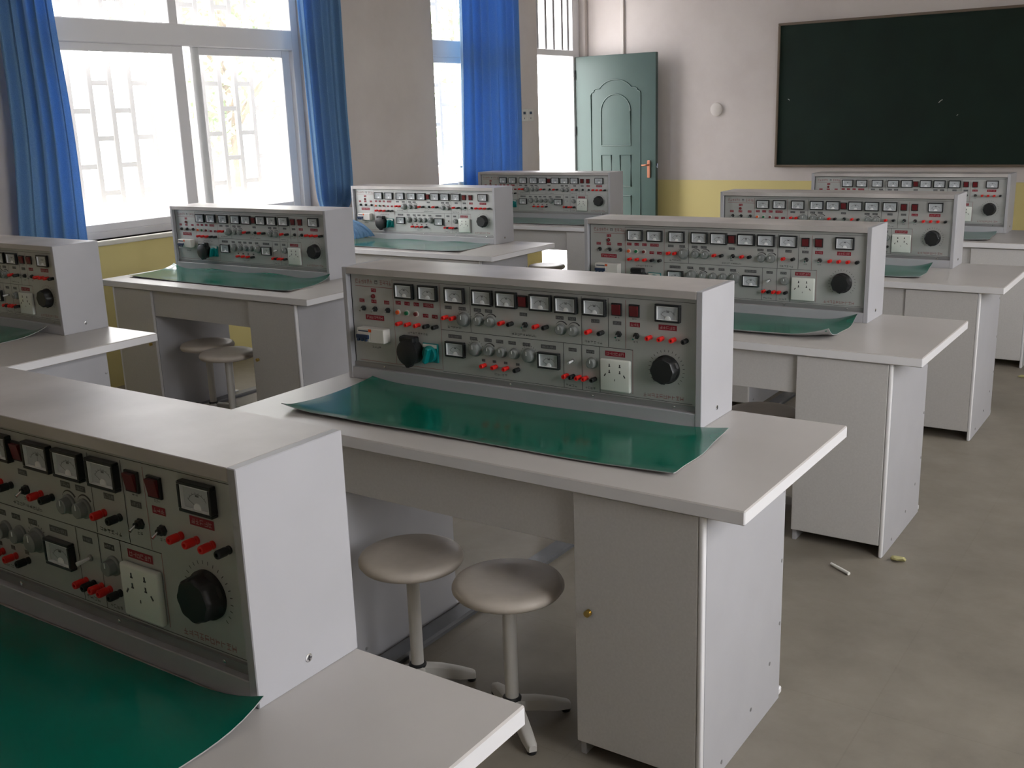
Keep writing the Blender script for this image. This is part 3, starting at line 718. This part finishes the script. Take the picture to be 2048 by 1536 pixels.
bench_mat('R5', (.10, .08), (.10, .503), (1.282, .503), (1.303, .062), (.01, .01, .01, .006), .004, 'sliver of green mat on the farthest bench under the blackboard', 5)
bench_mat('L1', (.10, .10), (.10, .503), (1.225, .503), (1.25, .10), (.01, .01, .03, .004), .004, 'dark green mat on the bench cut by the picture edge below the curtain', 6)
bench_mat('L2', (.088, .133), (.04, .503), (1.345, .503), (1.417, .108), (.004, .022, .022, .006), .005, 'pale-gleaming green mat on the bench in front of the big window', 7, .012)
bench_mat('L3', (.07, .08), (.06, .503), (1.298, .499), (1.338, .072), (.006, .012, .006, .006), .004, 'green mat with the end of the blue curtain lying on it', 8, .006)
bench_mat('L4', (.10, .10), (.10, .503), (1.30, .503), (1.33, .10), (.006, .006, .006, .006), .004, 'green mat on the bench in front of the open green door', 9)

# ------------------------------------------------------------------ stools
st = thing('stool', '', 'stool', group='round stools under the benches')
bm = nb(); lathe(bm, [(.02, .388), (.128, .388), (.142, .392), (.1485, .401), (.1485, .408), (.143, .418), (.130, .4235), (.09, .4235), (.05, .4215), (.004, .421)], 48); obj('seat', bm, 'seat', st, angle=60)
bm = nb(); lathe(bm, [(.0185, .075), (.0185, .378), (.05, .380), (.052, .388)], 24); obj('pole', bm, 'pole', st)
bm = nb(); lathe(bm, [(.024, .040), (.026, .046), (.026, .076), (.022, .080)], 24); obj('collar', bm, 'black', st)
for k in range(4):
    a = math.radians(58+90*k); bm = nb(); sec = []
    for (r, w_, zb, zt) in ((.018, .019, .040, .074), (.07, .017, .028, .064), (.12, .015, .014, .048), (.160, .013, .010, .032), (.167, .010, .010, .027)):
        sec.append([bm.verts.new((r, s*w_*q, z)) for s, z, q in ((-1, zb, 1), (1, zb, 1), (1, zt-.005, 1), (1, zt, .6), (-1, zt, .6), (-1, zt-.005, 1))])
    for p, q in zip(sec, sec[1:]):
        for i in range(6): bm.faces.new((p[i], p[(i+1) % 6], q[(i+1) % 6], q[i]))
    bm.faces.new(sec[0]); bm.faces.new(sec[-1][::-1])
    bmesh.ops.rotate(bm, matrix=Matrix.Rotation(a, 3, 'Z'), verts=bm.verts[:])
    lg = obj('leg', bm, 'pole', st, angle=50)
    bm = nb(); lathe(bm, [(.012, 0), (.013, .003), (.011, .012)], 14, 0, Matrix.Translation((.155*math.cos(a), .155*math.sin(a), 0))); obj('foot_pad', bm, 'black', lg)
STOOLS = [('M', (.995, .058), -.10, 'taupe round stool beside the cabinet door with a brass lock, its foot showing'),
          ('M', (.660, .066), -.227, 'taupe round stool against the white cabinet side, under the nearest full bench'),
          ('L2', (.980, .055), .3, 'brown-grey stool standing forward of its pair, under the bench by the big window'),
          ('L2', (.690, .165), -.227, 'brown-grey stool farther under the bench by the big window, half hidden'),
          ('L4', (.90, .235), .2, 'stool against the bright doorway gap, under the farthest window-side bench'),
          ('R3', (1.012, .262), -.227, 'stool seat just visible under the second bench along the aisle')]
for i, (b, p, rz, lb) in enumerate(STOOLS):
    loc, th = place(b, (p[0], p[1], 0))
    if i == 0: st.location = loc; st.rotation_euler = (0, 0, rz); st['label'] = lb
    else: dup(st, loc, rz, lb)

# floor trunking that feeds each row of benches
for x, y0, y1, lb in ((.456, -3.2, 5.9, 'flat dark grey cable trunking on the floor under the aisle-side benches'),
                      (-2.45, -1.0, 5.9, 'flat dark grey cable trunking on the floor under the window-side benches')):
    bm = nb(); sg = [(x, 0), (x+.075, 0), (x+.075, .012), (x+.067, .018), (x+.008, .018), (x, .012)]
    prism(bm, sg, y0, y1)
    tag(obj('cable_trunking', bm, 'trunk', loc=(x+.037, (y0+y1)/2, 0)), lb, 'cable trunking')

# litter
bm = nb(); cyl(bm, (1.417, 1.475, .007), (1.496, 1.424, .007), .0055, .0062, 12)
tag(obj('paper_roll', bm, 'paper', loc=(1.455, 1.45, 0)), 'thin white paper roll lying on the aisle floor', 'paper roll')
def scrap(x, y, s, seed, label):
    rnd = random.Random(seed); bm = nb(); bmesh.ops.create_icosphere(bm, subdivisions=2, radius=1)
    for v in bm.verts:
        k = rnd.uniform(.55, 1.1); v.co = Vector((x+v.co.x*s*k, y+v.co.y*s*.6*k, max(0.0, s*.3+v.co.z*s*.38*k)))
    tag(obj('paper_scrap', bm, 'litter', loc=(x, y, 0), angle=10), label, 'litter')
scrap(1.608, 1.631, .03, 4, 'small crumpled yellowish scrap beside the white paper roll')
scrap(1.553, 4.62, .025, 6, 'small crumpled scrap on the floor at the picture edge, far down the aisle')

# ------------------------------------------------------------------ outside
def tree(x, y, h, r, seed, label):
    rnd = random.Random(seed); root = thing('tree', label, 'tree', (x, y, -.14), group='trees outside the windows')
    bm = nb(); tube(bm, [(0, 0, 0), (.05, .03, h*.25), (-.03, .05, h*.5), (.02, 0, h*.8)], .09, 10)
    for k in range(6):
        a = k*1.1; tube(bm, [(0, 0, h*(.35+.06*k)), (r*.35*math.cos(a), r*.35*math.sin(a), h*(.5+.06*k)), (r*.7*math.cos(a), r*.7*math.sin(a), h*(.6+.06*k))], .03, 6)
    obj('trunk', bm, 'bark', root)
    bm = nb(); cl = [(rnd.uniform(-.6, .6)*r, rnd.uniform(-.6, .6)*r, h*rnd.uniform(.35, .95), r*rnd.uniform(.35, .55)) for _ in range(12)]
    for _ in range(2200):
        cx, cy, cz, cr = rnd.choice(cl); d = Vector((rnd.gauss(0, 1), rnd.gauss(0, 1), rnd.gauss(0, 1))).normalized()*cr*rnd.uniform(.6, 1)
        p = Vector((cx, cy, cz))+d; u = Vector((rnd.gauss(0, 1), rnd.gauss(0, 1), rnd.gauss(0, 1))).normalized(); v = u.orthogonal().normalized(); L = rnd.uniform(.07, .13)
        bm.faces.new([bm.verts.new(p+q) for q in (-u*L, v*L*.4, u*L, -v*L*.4)])
    obj('crown', bm, 'leaf', root)
tree(-11.2, 10.0, 4.2, 1.5, 1, 'pale green tree outside the right-hand sash of the big window')
tree(-13.5, 13.5, 5.0, 1.7, 2, 'pale tree farther off, outside the edge of the big window by the gathered curtain')
tree(-10.5, 15.6, 5.2, 1.6, 3, 'pale green tree outside the narrow window with the bright curtain')
bm = nb(); box(bm, -9.6, -9.4, 6.2, 14.5, -.14, .62, .01); box(bm, -9.65, -9.35, 6.2, 14.5, .62, .70, .01)
tag(obj('boundary_wall', bm, 'pink', loc=(-9.5, 10, -.14)), 'low pinkish boundary wall outside the big window', 'wall')
rl = thing('outdoor_railing', 'white railing outside the open doorway', 'railing', (-5.0, 10.1, -.14))
for y in (9.0, 10.12, 11.3):
    bm = nb(); box(bm, -5.02, -4.98, y-.02, y+.02, -.14, 1.10, .004); obj('post', bm, 'bars', rl, off=rl.location)
for z in (.88, 1.08):
    bm = nb(); box(bm, -5.012, -4.988, 8.9, 11.4, z-.015, z+.015, .003); obj('rail', bm, 'bars', rl, off=rl.location)
